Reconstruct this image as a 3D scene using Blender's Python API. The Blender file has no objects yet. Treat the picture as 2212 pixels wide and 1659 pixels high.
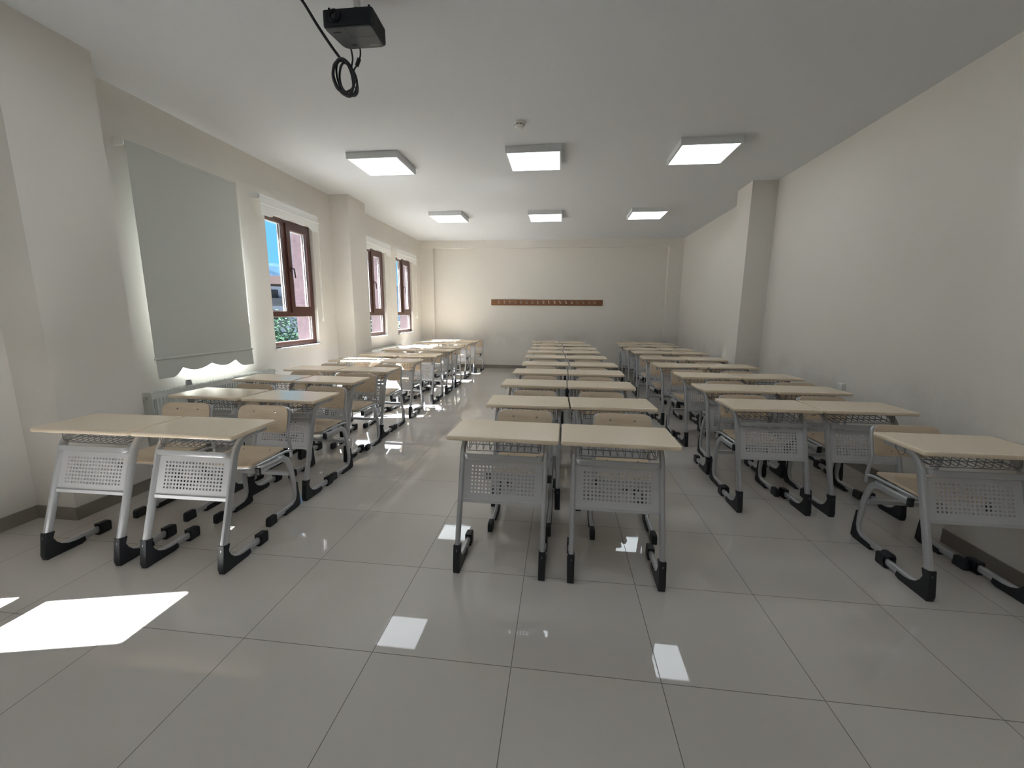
import bpy, math, random
from mathutils import Vector, Matrix
random.seed(7)
COL = bpy.context.scene.collection
PI = math.pi

# ---------------------------------------------------------------- materials
def new_mat(name):
    m = bpy.data.materials.new(name); m.use_nodes = True
    nt = m.node_tree; b = nt.nodes['Principled BSDF']
    return m, nt, b

def N(nt, kind, **kw):
    n = nt.nodes.new(kind)
    for k, v in kw.items():
        if k in n.inputs.keys(): n.inputs[k].default_value = v
        else: setattr(n, k, v)
    return n

def ramp(nt, stops):
    r = nt.nodes.new('ShaderNodeValToRGB')
    e = r.color_ramp.elements
    e[0].position, e[0].color = stops[0][0], (*stops[0][1], 1)
    e[1].position, e[1].color = stops[-1][0], (*stops[-1][1], 1)
    for p, c in stops[1:-1]:
        x = e.new(p); x.color = (*c, 1)
    return r

def plain(name, col, rough=.5, metal=0., spec=.5, noise=0., scale=40., bump=0., bscale=200., coat=0.):
    m, nt, b = new_mat(name)
    b.inputs['Base Color'].default_value = (*col, 1)
    b.inputs['Roughness'].default_value = rough
    b.inputs['Metallic'].default_value = metal
    b.inputs['Specular IOR Level'].default_value = spec
    b.inputs['Coat Weight'].default_value = coat
    tc = nt.nodes.new('ShaderNodeTexCoord')
    if noise > 0:
        n = N(nt, 'ShaderNodeTexNoise', Scale=scale, Detail=4.)
        nt.links.new(tc.outputs['Object'], n.inputs['Vector'])
        r = ramp(nt, [(.3, tuple(c * (1 - noise) for c in col)), (.7, tuple(min(1, c * (1 + noise)) for c in col))])
        nt.links.new(n.outputs['Fac'], r.inputs['Fac'])
        nt.links.new(r.outputs['Color'], b.inputs['Base Color'])
    if bump > 0:
        n2 = N(nt, 'ShaderNodeTexNoise', Scale=bscale, Detail=3.)
        nt.links.new(tc.outputs['Object'], n2.inputs['Vector'])
        bp = N(nt, 'ShaderNodeBump', Strength=bump, Distance=.002)
        nt.links.new(n2.outputs['Fac'], bp.inputs['Height'])
        nt.links.new(bp.outputs['Normal'], b.inputs['Normal'])
    return m

def wall_paint(name, col, scuff):
    """Cream emulsion with grubby rub marks at chair-back height."""
    m, nt, b = new_mat(name)
    b.inputs['Roughness'].default_value = .75
    b.inputs['Specular IOR Level'].default_value = .25
    tc = nt.nodes.new('ShaderNodeTexCoord')
    sep = nt.nodes.new('ShaderNodeSeparateXYZ'); nt.links.new(tc.outputs['Object'], sep.inputs[0])
    n = N(nt, 'ShaderNodeTexNoise', Scale=1.6, Detail=5., Roughness=.7)
    nt.links.new(tc.outputs['Object'], n.inputs['Vector'])
    # band between 0.55 and 1.0 m
    mr = N(nt, 'ShaderNodeMapRange'); mr.interpolation_type = 'SMOOTHSTEP'
    mr.inputs[1].default_value = .42; mr.inputs[2].default_value = .75
    nt.links.new(sep.outputs['Z'], mr.inputs[0])
    mr2 = N(nt, 'ShaderNodeMapRange'); mr2.interpolation_type = 'SMOOTHSTEP'
    mr2.inputs[1].default_value = .78; mr2.inputs[2].default_value = 1.08
    mr2.inputs[3].default_value = 1.; mr2.inputs[4].default_value = 0.
    nt.links.new(sep.outputs['Z'], mr2.inputs[0])
    mul = N(nt, 'ShaderNodeMath', operation='MULTIPLY')
    nt.links.new(mr.outputs[0], mul.inputs[0]); nt.links.new(mr2.outputs[0], mul.inputs[1])
    rn = ramp(nt, [(.40, (0, 0, 0)), (.70, (1, 1, 1))]); nt.links.new(n.outputs['Fac'], rn.inputs['Fac'])
    mul2 = N(nt, 'ShaderNodeMath', operation='MULTIPLY')
    nt.links.new(mul.outputs[0], mul2.inputs[0]); nt.links.new(rn.outputs['Color'], mul2.inputs[1])
    mul3 = N(nt, 'ShaderNodeMath', operation='MULTIPLY'); mul3.inputs[1].default_value = scuff
    nt.links.new(mul2.outputs[0], mul3.inputs[0])
    mix = N(nt, 'ShaderNodeMix', data_type='RGBA')
    mix.inputs[6].default_value = (*col, 1)
    mix.inputs[7].default_value = (col[0] * .5, col[1] * .46, col[2] * .42, 1)
    nt.links.new(mul3.outputs[0], mix.inputs[0])
    nt.links.new(mix.outputs[2], b.inputs['Base Color'])
    n2 = N(nt, 'ShaderNodeTexNoise', Scale=140., Detail=3.)
    nt.links.new(tc.outputs['Object'], n2.inputs['Vector'])
    bp = N(nt, 'ShaderNodeBump', Strength=.12, Distance=.002)
    nt.links.new(n2.outputs['Fac'], bp.inputs['Height']); nt.links.new(bp.outputs['Normal'], b.inputs['Normal'])
    return m

def tile_floor():
    m, nt, b = new_mat('polished_tile')
    tc = nt.nodes.new('ShaderNodeTexCoord')
    sep = nt.nodes.new('ShaderNodeSeparateXYZ'); nt.links.new(tc.outputs['Object'], sep.inputs[0])
    def M(op, a, bb=None):
        n = N(nt, 'ShaderNodeMath', operation=op)
        for i, v in enumerate((a, bb)):
            if v is None: continue
            if isinstance(v, (int, float)): n.inputs[i].default_value = v
            else: nt.links.new(v, n.inputs[i])
        return n.outputs[0]
    def axis(out, off):
        t = M('DIVIDE', M('SUBTRACT', out, off), .6)
        fl = M('FLOOR', t); fr = M('SUBTRACT', t, fl)
        d = M('MINIMUM', fr, M('SUBTRACT', 1., fr))
        return fl, M('LESS_THAN', d, .0026)
    fx, gx = axis(sep.outputs['X'], -1.3656); fy, gy = axis(sep.outputs['Y'], 1.4562)
    grout = M('MAXIMUM', gx, gy)
    cmb = nt.nodes.new('ShaderNodeCombineXYZ'); nt.links.new(fx, cmb.inputs[0]); nt.links.new(fy, cmb.inputs[1])
    wn = N(nt, 'ShaderNodeTexWhiteNoise'); wn.noise_dimensions = '2D'
    nt.links.new(cmb.outputs[0], wn.inputs['Vector'])
    rt = ramp(nt, [(0., FLOOR_A), (1., FLOOR_B)])
    nt.links.new(wn.outputs['Value'], rt.inputs['Fac'])
    mix = N(nt, 'ShaderNodeMix', data_type='RGBA')
    nt.links.new(grout, mix.inputs[0]); nt.links.new(rt.outputs['Color'], mix.inputs[6])
    mix.inputs[7].default_value = (.12, .105, .09, 1)
    nt.links.new(mix.outputs[2], b.inputs['Base Color'])
    # wiping smears in the polish
    n = N(nt, 'ShaderNodeTexNoise', Scale=3.5, Detail=6., Distortion=1.5)
    nt.links.new(tc.outputs['Object'], n.inputs['Vector'])
    rr = ramp(nt, [(.35, (.012, .012, .012)), (.75, (.055, .055, .055))])
    nt.links.new(n.outputs['Fac'], rr.inputs['Fac'])
    rg = M('ADD', M('MULTIPLY', grout, .5), rr.outputs['Color'])
    nt.links.new(rg, b.inputs['Roughness'])
    b.inputs['IOR'].default_value = 1.6
    bp = N(nt, 'ShaderNodeBump', Strength=.25, Distance=.001); bp.invert = True
    nt.links.new(grout, bp.inputs['Height']); nt.links.new(bp.outputs['Normal'], b.inputs['Normal'])
    return m

def wood(name, c1, c2, axis, rough, scale=6., speck=0.):
    m, nt, b = new_mat(name)
    tc = nt.nodes.new('ShaderNodeTexCoord')
    mp = N(nt, 'ShaderNodeMapping')
    s = [14., 14., 14.]; s[axis] = 1.2
    mp.inputs['Scale'].default_value = s
    nt.links.new(tc.outputs['Object'], mp.inputs['Vector'])
    n = N(nt, 'ShaderNodeTexNoise', Scale=scale, Detail=7., Roughness=.6, Distortion=.6)
    nt.links.new(mp.outputs[0], n.inputs['Vector'])
    r = ramp(nt, [(.32, c1), (.68, c2)])
    nt.links.new(n.outputs['Fac'], r.inputs['Fac'])
    nt.links.new(r.outputs['Color'], b.inputs['Base Color'])
    b.inputs['Roughness'].default_value = rough
    bp = N(nt, 'ShaderNodeBump', Strength=.08, Distance=.001)
    nt.links.new(n.outputs['Fac'], bp.inputs['Height']); nt.links.new(bp.outputs['Normal'], b.inputs['Normal'])
    return m

def glass_mat():
    m = bpy.data.materials.new('window_glass'); m.use_nodes = True
    nt = m.node_tree; nt.nodes.clear()
    o = nt.nodes.new('ShaderNodeOutputMaterial')
    t = N(nt, 'ShaderNodeBsdfTransparent'); t.inputs[0].default_value = (.93, .96, .95, 1)
    g = N(nt, 'ShaderNodeBsdfGlossy'); g.inputs['Roughness'].default_value = .01
    lw = nt.nodes.new('ShaderNodeLayerWeight'); lw.inputs['Blend'].default_value = .5
    pw = N(nt, 'ShaderNodeMath', operation='POWER'); nt.links.new(lw.outputs['Facing'], pw.inputs[0]); pw.inputs[1].default_value = 5.
    f = N(nt, 'ShaderNodeMath', operation='MULTIPLY_ADD'); nt.links.new(pw.outputs[0], f.inputs[0]); f.inputs[1].default_value = .9; f.inputs[2].default_value = .04
    mx = nt.nodes.new('ShaderNodeMixShader')
    nt.links.new(f.outputs[0], mx.inputs[0]); nt.links.new(t.outputs[0], mx.inputs[1]); nt.links.new(g.outputs[0], mx.inputs[2])
    nt.links.new(mx.outputs[0], o.inputs[0])
    return m

def emit_mat(name, col, s):
    m, nt, b = new_mat(name)
    b.inputs['Base Color'].default_value = (.9, .9, .9, 1)
    b.inputs['Emission Color'].default_value = (*col, 1)
    b.inputs['Emission Strength'].default_value = s
    return m

# ---- tunables
EXPOSURE = 0.13
SUN_W = 128.0
SKY_S = 1.7
LAMP_S = 4.5
FLOOR_A, FLOOR_B = (.54, .507, .47), (.56, .528, .488)

MT = dict(
    wall=wall_paint('cream_wall_paint', (.745, .71, .662), .0),
    wall_s=wall_paint('cream_wall_paint_scuffed', (.745, .71, .662), .32),
    ceil=plain('ceiling_paint', (.665, .68, .70), .8, spec=.2, bump=.06),
    floor=tile_floor(),
    base=plain('skirting_tile', (.27, .24, .205), .3, noise=.05, scale=8),
    top=plain('beige_laminate', (.82, .695, .53), .19, noise=.035, scale=60, bump=.03, bscale=500),
    ply=wood('plywood_lacquer', (.62, .49, .35), (.70, .57, .42), 0, .34),
    metal=plain('silver_grey_paint', (.52, .53, .55), .30, metal=.5),
    panel=plain('grey_panel_paint', (.57, .57, .585), .42, metal=.1),
    wire=plain('grey_wire_paint', (.24, .245, .255), .4, metal=.3),
    black=plain('black_plastic', (.012, .013, .017), .5, bump=.1, bscale=300),
    chrome=plain('screw_steel', (.65, .64, .62), .22, metal=1.),
    frame=wood('mahogany_foil', (.058, .022, .017), (.095, .038, .028), 2, .32),
    gasket=plain('white_gasket', (.75, .76, .74), .5),
    handle=plain('brown_handle', (.05, .025, .018), .35),
    glass=glass_mat(),
    sill=plain('white_marble', (.78, .77, .74), .25, noise=.05, scale=12),
    blind=plain('grey_blind_fabric', (.60, .615, .58), .8, spec=.15, bump=.15, bscale=600),
    blindw=plain('white_blind_fabric', (.86, .86, .84), .75, spec=.2, bump=.1, bscale=600),
    white=plain('white_plastic', (.74, .74, .71), .4),
    radiator=plain('radiator_enamel', (.66, .67, .64), .3),
    metergrey=plain('meter_grey', (.30, .31, .31), .5),
    dark=plain('dark_slot', (.03, .03, .03), .6),
    lampf=plain('lamp_housing', (.74, .75, .76), .4),
    lamp=emit_mat('lamp_diffuser', (.86, .945, 1.0), LAMP_S),
    oak=wood('brown_rail_wood', (.20, .085, .035), (.27, .125, .055), 0, .4),
    projb=plain('projector_black', (.005, .006, .009), .45, spec=.3),
    projg=plain('projector_grey', (.06, .066, .07), .55),
    lens=plain('lens_glass', (.004, .004, .006), .12, spec=.3),
    cable=plain('black_cable', (.012, .012, .014), .45),
    logo=plain('pale_print', (.35, .36, .37), .5),
    red=plain('red_stucco', (.075, .055, .060), .9, spec=0., noise=.15, scale=14, bump=.5, bscale=40),
    facade=plain('pale_render', (.055, .057, .062), .9, spec=0.),
    facade2=plain('grey_render', (.15, .17, .21), .9, spec=0.),
    roof=plain('roof_tile', (.021, .0155, .015), .85, spec=0., noise=.15, scale=3),
    win=plain('far_window', (.012, .014, .02), .3, spec=.1),
    hill=plain('hazy_forest_hill', (.014, .027, .042), 1., noise=.3, scale=.03, spec=0),  # distance haze is mixed into the blue base colour
    ground=plain('pale_ground', (.24, .238, .23), .95, spec=0., noise=.15, scale=.4),
    leaf=plain('leaf', (.030, .056, .036), .9, spec=.0, noise=.25, scale=2.5),
    bark=plain('bark', (.12, .08, .055), .9, noise=.3, scale=12),
)

# ---------------------------------------------------------------- mesh building
class MB:
    def __init__(s): s.v = []; s.f = []
    def add(s, vs, fs):
        o = len(s.v); s.v += [tuple(p) for p in vs]; s.f += [tuple(i + o for i in f) for f in fs]
    def box(s, x0, x1, y0, y1, z0, z1):
        s.add([(x0, y0, z0), (x1, y0, z0), (x1, y1, z0), (x0, y1, z0), (x0, y0, z1), (x1, y0, z1), (x1, y1, z1), (x0, y1, z1)],
              [(3, 2, 1, 0), (4, 5, 6, 7), (0, 1, 5, 4), (1, 2, 6, 5), (2, 3, 7, 6), (3, 0, 4, 7)])
    def layers(s, rings, closed=True):
        n = len(rings[0]); vs = [p for r in rings for p in r]; fs = []
        for k in range(len(rings) - 1):
            for i in range(n):
                j = (i + 1) % n
                fs.append((k * n + i, k * n + j, (k + 1) * n + j, (k + 1) * n + i))
        fs.append(tuple(reversed(range(n)))); fs.append(tuple((len(rings) - 1) * n + i for i in range(n)))
        s.add(vs, fs)
    def prism(s, outline, fn, a, b, bevel=0.):
        """outline 2D (CCW), fn(u,v,w)->xyz, extruded from w=a to b, rims eased by bevel."""
        if bevel <= 0:
            s.layers([[fn(u, v, a) for u, v in outline], [fn(u, v, b) for u, v in outline]]); return
        n = len(outline); ins = []
        for i in range(n):
            p0, p1, p2 = Vector(outline[i - 1]), Vector(outline[i]), Vector(outline[(i + 1) % n])
            d1 = (p1 - p0).normalized(); d2 = (p2 - p1).normalized()
            nn = Vector((-(d1.y + d2.y), d1.x + d2.x))
            if nn.length < 1e-6: nn = Vector((-d1.y, d1.x))
            nn.normalize(); ins.append(nn)
        def ring(o, w): return [fn(outline[i][0] + ins[i].x * o, outline[i][1] + ins[i].y * o, w) for i in range(n)]
        k = .29 * bevel
        s.layers([ring(bevel * 1.7, a), ring(bevel, a), ring(k, a + k), ring(0, a + bevel), ring(0, b - bevel), ring(k, b - k), ring(bevel, b), ring(bevel * 1.7, b)])
    def tube(s, path, ra, rb=None, side=None, seg=8, square=0., caps=True, closed=False):
        """sweep an (super)ellipse; ra along 'side', rb across it."""
        rb = rb or ra; P = [Vector(p) for p in path]; n = len(P); rings = []
        prev = None
        for i in range(n):
            a = P[i - 1] if (i > 0 or closed) else P[i]
            b = P[(i + 1) % n] if (i < n - 1 or closed) else P[i]
            t = (b - a).normalized()
            if side is not None: sd = Vector(side) - t * Vector(side).dot(t)
            elif prev is None:
                h = Vector((0, 0, 1)) if abs(t.z) < .9 else Vector((1, 0, 0)); sd = t.cross(h)
            else: sd = prev - t * prev.dot(t)
            if sd.length < 1e-6: sd = t.orthogonal()
            sd.normalize(); prev = sd; nn = t.cross(sd)
            ring = []
            for k in range(seg):
                th = 2 * PI * (k + .5) / seg; c, d = math.cos(th), math.sin(th)
                if square:
                    e = 2 / (2 + square * 4); c = math.copysign(abs(c) ** e, c); d = math.copysign(abs(d) ** e, d)
                ring.append(P[i] + sd * (ra * c) + nn * (rb * d))
            rings.append(ring)
        if closed:
            vs = [p for r in rings for p in r]; fs = []
            for k in range(n):
                for i in range(seg):
                    j = (i + 1) % seg; k2 = (k + 1) % n
                    fs.append((k * seg + i, k * seg + j, k2 * seg + j, k2 * seg + i))
            s.add(vs, fs)
        else: s.layers(rings)
    def lathe(s, prof, center, axis='Z', seg=24):
        rings = []
        for r, h in prof:
            ring = []
            for k in range(seg):
                a = 2 * PI * k / seg; c, d = r * math.cos(a), r * math.sin(a)
                p = {'Z': (c, d, h), 'Y': (c, h, d), 'X': (h, c, d)}[axis]
                ring.append(Vector(p) + Vector(center))
            rings.append(ring)
        s.layers(rings)
    def sphere(s, c, r, seg=10, rings=6):
        s.lathe([(max(1e-4, r * math.sin(PI * i / rings)), -r * math.cos(PI * i / rings)) for i in range(rings + 1)], c, 'Z', seg)
    def build(s, name, mat, parent=None, smooth=35, loc=None):
        me = bpy.data.meshes.new(name); me.from_pydata(s.v, [], s.f); me.validate()
        import bmesh
        bm = bmesh.new(); bm.from_mesh(me); bmesh.ops.recalc_face_normals(bm, faces=bm.faces[:]); bm.to_mesh(me); bm.free()
        if smooth:
            for p in me.polygons: p.use_smooth = True
            me.set_sharp_from_angle(angle=math.radians(smooth))
        me.materials.append(mat)
        o = bpy.data.objects.new(name, me); COL.objects.link(o)
        if parent is not None: o.parent = parent
        if loc: o.location = loc
        return o

def tag(o, label=None, cat=None, group=None, kind=None):
    for k, v in (('label', label), ('category', cat), ('group', group), ('kind', kind)):
        if v: o[k] = v
    return o

def thing(name, label, cat, loc=(0, 0, 0), rz=0., group=None, kind=None):
    o = bpy.data.objects.new(name, None); COL.objects.link(o); o.empty_display_size = .1
    o.location = loc; o.rotation_euler = (0, 0, rz)
    return tag(o, label, cat, group, kind)

def kids(o): return list(o.children)

def copy_tree(o, parent=None):
    c = o.copy(); COL.objects.link(c)
    if parent is not None: c.parent = parent
    for ch in kids(o): copy_tree(ch, c)
    return c

def smooth_path(pts, n=6):
    """Catmull-Rom through pts."""
    P = [Vector(p) for p in pts]; out = []
    for i in range(len(P) - 1):
        p0 = P[i - 1] if i else P[0] * 2 - P[1]; p1, p2 = P[i], P[i + 1]
        p3 = P[i + 2] if i + 2 < len(P) else P[-1] * 2 - P[-2]
        for k in range(n):
            t = k / n
            out.append(.5 * ((2 * p1) + (p2 - p0) * t + (2 * p0 - 5 * p1 + 4 * p2 - p3) * t * t + (3 * p1 - p0 - 3 * p2 + p3) * t ** 3))
    out.append(P[-1]); return out

def round_poly(pts, rad, n=5):
    """round the corners of a closed CCW polygon; rad: number or list."""
    out = []; m = len(pts)
    for i in range(m):
        r = rad[i] if isinstance(rad, (list, tuple)) else rad
        p, a, b = Vector(pts[i]), Vector(pts[i - 1]), Vector(pts[(i + 1) % m])
        if r <= 0: out.append(tuple(p)); continue
        da, db = (a - p).normalized(), (b - p).normalized()
        r = min(r, (a - p).length * .49, (b - p).length * .49)
        s, e = p + da * r, p + db * r
        for k in range(n + 1):
            t = k / n
            out.append(tuple(s * (1 - t) ** 2 + p * (2 * t * (1 - t)) + e * t ** 2))
    return out

def bend(pts, r, n=5):
    """round the inner corners of an open polyline."""
    P = [Vector(p) for p in pts]; out = [P[0]]
    for i in range(1, len(P) - 1):
        rr = r[i - 1] if isinstance(r, (list, tuple)) else r
        a, p, b = P[i - 1], P[i], P[i + 1]
        da, db = (a - p).normalized(), (b - p).normalized()
        q = min(rr, (a - p).length * .49, (b - p).length * .49)
        s, e = p + da * q, p + db * q
        for k in range(n + 1):
            t = k / n; out.append(s * (1 - t) ** 2 + p * (2 * t * (1 - t)) + e * t ** 2)
    out.append(P[-1]); return out

# ---------------------------------------------------------------- the room
XL, XR, YF, YB, H = -3.60, 2.82, -1.30, 10.56, 3.20
WALL_T = .26
PX_L, PX_R = -3.29, 2.49          # pillar faces
LP = [(2.27, 2.82), (6.30, 6.86)]  # pillars along the window wall
RP = [(2.10, 2.75), (6.19, 6.66)]  # pillars along the right wall
WZ0, WZ1 = .965, 2.62
WIN = [(.41, 1.38), (3.37, 4.34), (4.84, 5.81), (7.32, 8.27), (8.85, 9.80)]

mb = MB(); mb.box(XL - WALL_T, XR + .3, YF - .3, YB + .3, -.12, 0); mb.build('floor', MT['floor'], smooth=0)['kind'] = 'structure'
mb = MB(); mb.box(XL - WALL_T, XR + .3, YF - .3, YB + .3, H, H + .15); mb.build('ceiling', MT['ceil'], smooth=0)['kind'] = 'structure'

mb = MB(); xo = XL - WALL_T
cur = YF
for a, b in WIN:
    mb.box(xo, XL, cur, a, 0, H)
    mb.box(xo, XL, a, b, 0, WZ0); mb.box(xo, XL, a, b, WZ1, H)
    cur = b
mb.box(xo, XL, cur, YB, 0, H)
for a, b in LP: mb.box(XL - .01, PX_L, a, b, 0, H)
mb.build('wall_left', MT['wall'], smooth=0)['kind'] = 'structure'

mb = MB(); mb.box(XR, XR + .2, YF, YB, 0, H)
for a, b in RP: mb.box(PX_R, XR + .01, a, b, 0, H)
mb.build('wall_right', MT['wall_s'], smooth=0)['kind'] = 'structure'

mb = MB(); mb.box(XL - WALL_T, XR + .2, YB, YB + .2, 0, H)
mb.box(XL, -3.265, YB - .11, YB + .01, 0, H); mb.box(2.49, XR, YB - .11, YB + .01, 0, H)
mb.box(-3.265, 2.49, YB - .11, YB + .01, 3.015, H)
mb.build('wall_back', MT['wall_s'], smooth=0)['kind'] = 'structure'
mb = MB(); mb.box(XL - WALL_T, XR + .2, YF - .2, YF, 0, H); mb.build('wall_front', MT['wall'], smooth=0)['kind'] = 'structure'

def skirting(name, pts, side):
    """a row of skirting tiles 9 cm high, 1 cm thick, along pts (plan), thickness to the 'side'."""
    m = MB(); t = .011
    for (x0, y0), (x1, y1) in zip(pts[:-1], pts[1:]):
        d = Vector((x1 - x0, y1 - y0)); L = d.length; d.normalize(); nrm = Vector((-d.y, d.x)) * side
        n = max(1, round(L / .6)); q = L / n
        for k in range(n):
            a = Vector((x0, y0)) + d * (k * q + (.001 if k else -t * .5)); b = Vector((x0, y0)) + d * ((k + 1) * q + (-.001 if k < n - 1 else t * .5))
            c, e = b + nrm * t, a + nrm * t
            ring = [a, b, c, e]
            m.layers([[(p.x, p.y, 0) for p in ring], [(p.x, p.y, .09) for p in ring]])
    m.build(name, MT['base'], smooth=0)['kind'] = 'structure'
e = .0
skirting('baseboard_left', [(XL, YF), (XL, LP[0][0]), (PX_L, LP[0][0]), (PX_L, LP[0][1]), (XL, LP[0][1]), (XL, LP[1][0]), (PX_L, LP[1][0]), (PX_L, LP[1][1]), (XL, LP[1][1]), (XL, YB - .11)], -1)
skirting('baseboard_right', [(XR, YF), (XR, RP[0][0]), (PX_R, RP[0][0]), (PX_R, RP[0][1]), (XR, RP[0][1]), (XR, RP[1][0]), (PX_R, RP[1][0]), (PX_R, RP[1][1]), (XR, RP[1][1]), (XR, YB - .11)], 1)
skirting('baseboard_back', [(XL, YB - .11), (-3.265, YB - .11), (-3.265, YB), (2.49, YB), (2.49, YB - .11), (XR, YB - .11)], -1)

# ---------------------------------------------------------------- windows
def make_window(n, y0, y1):
    root = thing('window_%d' % n, 'brown framed window with fixed pane, opening sash and lower light', None, (XL, (y0 + y1) / 2, WZ0), kind='structure')
    w = (y1 - y0); a, b = -w / 2, w / 2; h = WZ1 - WZ0
    xi, xe = -.05, -.115       # inner and outer faces of the frame
    tz0, tz1 = .40, .465       # transom
    my0, my1 = a + .36, a + .445  # mullion
    f = MB(); fw = .062
    f.box(xe, xi, a, b, 0, fw); f.box(xe, xi, a, b, h - fw, h)
    f.box(xe, xi, a, a + fw, fw, h - fw); f.box(xe, xi, b - fw, b, fw, h - fw)
    f.box(xe, xi, a + fw, b - fw, tz0, tz1); f.box(xe, xi, my0, my1, tz1, h - fw)
    f.build('window_frame', MT['frame'], root, smooth=0)
    s = MB(); sy0, sy1, sz0, sz1, sw = my1 - .015, b - .035, tz1 - .012, h - .04, .078
    xs = xi + .018
    for q in ((sy0, sy1, sz0, sz0 + sw), (sy0, sy1, sz1 - sw, sz1), (sy0, sy0 + sw, sz0 + sw, sz1 - sw), (sy1 - sw, sy1, sz0 + sw, sz1 - sw)):
        s.box(xe + .02, xs, *q)
    s.build('sash', MT['frame'], root, smooth=0)
    panes = [(a + fw, my0, tz1, h - fw), (sy0 + sw, sy1 - sw, sz0 + sw, sz1 - sw), (a + fw, b - fw, fw, tz0)]
    for (p, q, r, t) in panes:
        g = MB(); g.box(-.092, -.082, p - .004, q + .004, r - .004, t + .004); go = g.build('pane', MT['glass'], root, smooth=0)
        k = MB(); e = .008
        for z in ((p, q, r, r + e), (p, q, t - e, t), (p, p + e, r, t), (q - e, q, r, t)):
            k.box(-.074, -.068, *z); k.box(-.106, -.1, *z)
        k.build('glazing_bead', MT['gasket'], go, smooth=0)
    hd = MB(); hy, hz = sy0 + .035, 1.02
    hd.box(xs, xs + .012, hy - .014, hy + .014, hz - .035, hz + .035)
    hd.tube(bend([(xs + .005, hy, hz + .015), (xs + .05, hy, hz + .015), (xs + .055, hy + .01, hz - .11)], .02), .009, .009, seg=8)
    hd.build('handle', MT['handle'], root)
    sl = MB(); sl.prism([(-.045, a + .003), (.028, a - .02), (.028, b + .02), (-.045, b - .003)], lambda u, v, z: (u, v, z), -.028, .0, .004)
    sl.build('window_sill', MT['sill'], root)
    return root
for i, (a, b) in enumerate(WIN): make_window(i + 1, a, b)

# ---------------------------------------------------------------- roller blinds
def make_blind(y0, y1, zb, ztop, label, mat, scallop, group, cordside=1):
    """zb: height of the bottom bar; a scalloped skirt hangs below it."""
    yc = (y0 + y1) / 2; w = y1 - y0; a, b = -w / 2, w / 2
    root = thing('roller_blind', label, 'blind', (XL, yc, 0), 0, group)
    rx = .075; zr = ztop - .035
    rolled = (ztop - zb) < .6
    rr = .034 if rolled else .022
    t = MB(); t.tube([(rx, a + .004, zr), (rx, b - .004, zr)], rr, rr, seg=20); t.build('roller_tube', MT['blindw'] if rolled else mat, root)
    xf = rx + rr - .004
    f = MB(); n = 40
    o = .0015
    def col(y):  # a touch of ripple in the cloth
        return xf + .004 * math.sin(y * 3.1) * 1.0
    ys = [a + .008 + (w - .016) * k / n for k in range(n + 1)]
    for d in (0,):
        vs = []; fs = []
        zs = [zr + .0 - (zr - zb) * j / 8 for j in range(9)]
        for j, z in enumerate(zs):
            for y in ys: vs.append((xf + .005 * math.sin(y * 4 + 1) * (j / 8), y, z))
        m = n + 1
        nb = len(vs); vs += [(x - .0012, y, z) for x, y, z in vs]
        for j in range(8):
            for k in range(n):
                q = (j * m + k, j * m + k + 1, (j + 1) * m + k + 1, (j + 1) * m + k)
                fs.append(q); fs.append(tuple(i + nb for i in reversed(q)))
        f.add(vs, fs)
    f.build('fabric', mat, root)
    bar = MB(); bar.tube([(xf + .002, a + .0, zb), (xf + .002, b - .0, zb)], .012, .012, seg=12); bar.build('bottom_bar', mat, root)
    # scalloped skirt
    s = MB(); top, bot = [], []
    N_ = 96
    def depth(u):
        # side lappets hang lowest, waves rise to the middle, cusps between the waves
        u = abs(u - .5) * 2
        if u < .58: return scallop * (.55 + .25 * abs(math.sin(PI * (u / .58 * 1.0))) * (1 if u > .02 else 0)) if u < .29 else scallop * (.55 + .25 * math.sin(PI * u / .58) - .0)
        return scallop * (.62 + .38 * min(1., math.sin(min(1., (u - .58) / .2) * PI / 2)))
    for k in range(N_ + 1):
        u = k / N_; y = a + .008 + (w - .016) * u
        top.append((xf + .003, y, zb)); bot.append((xf + .003 + .006 * math.sin(u * 14), y, zb - depth(u)))
    vs = top + bot; nb = len(vs); vs = vs + [(x - .0015, y, z) for x, y, z in vs]
    fs = []
    for k in range(N_):
        q = (k, k + 1, N_ + 1 + k + 1, N_ + 1 + k); fs.append(q); fs.append(tuple(i + nb for i in reversed(q)))
        fs.append((N_ + 1 + k, N_ + 1 + k + 1, N_ + 1 + k + 1 + nb, N_ + 1 + k + nb))
    s.add(vs, fs); s.build('scalloped_skirt', mat, root)
    for y in (a - .012, b + .0):
        k = MB(); k.prism(round_poly([(0, zr - .03), (rx + .01, zr - .03), (rx + .025, zr), (rx + .01, zr + .03), (0, zr + .03)], [0, .02, .02, .02, 0]), lambda u, v, z: (u, z, v), y, y + .012)
        k.build('bracket', MT['white'], root)
    c = MB(); yc2 = (b + .02) if cordside > 0 else (a - .02)
    c.tube([(rx + .02, yc2, zr), (rx + .0, yc2 + .004, 1.34)], .0022, seg=6); c.tube([(rx - .02, yc2, zr), (rx - .005, yc2 + .004, 1.34)], .0022, seg=6)
    c.lathe([(.001, -.035), (.011, -.03), (.012, 0), (.006, .03), (.001, .034)], (rx - .002, yc2 + .004, 1.32), 'Z', 10)
    c.build('pull_chain', MT['white'], root)
    return root
BG = 'rolled-up window blinds'
make_blind(.18, 1.48, 2.46, 2.80, 'rolled white blind beside the camera, on the wall nearest the front', MT['blindw'], .12, BG)
make_blind(3.165, 4.315, 1.012, 2.80, 'large grey-white roller blind pulled right down over a window, scalloped hem', MT['blind'], .175, None)
make_blind(4.645, 5.80, 2.675, 2.785, 'rolled-up white blind just right of the lowered grey one', MT['blindw'], .135, BG)
make_blind(7.20, 8.36, 2.675, 2.785, 'rolled-up white blind just beyond the middle wall pillar', MT['blindw'], .135, BG)
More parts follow.
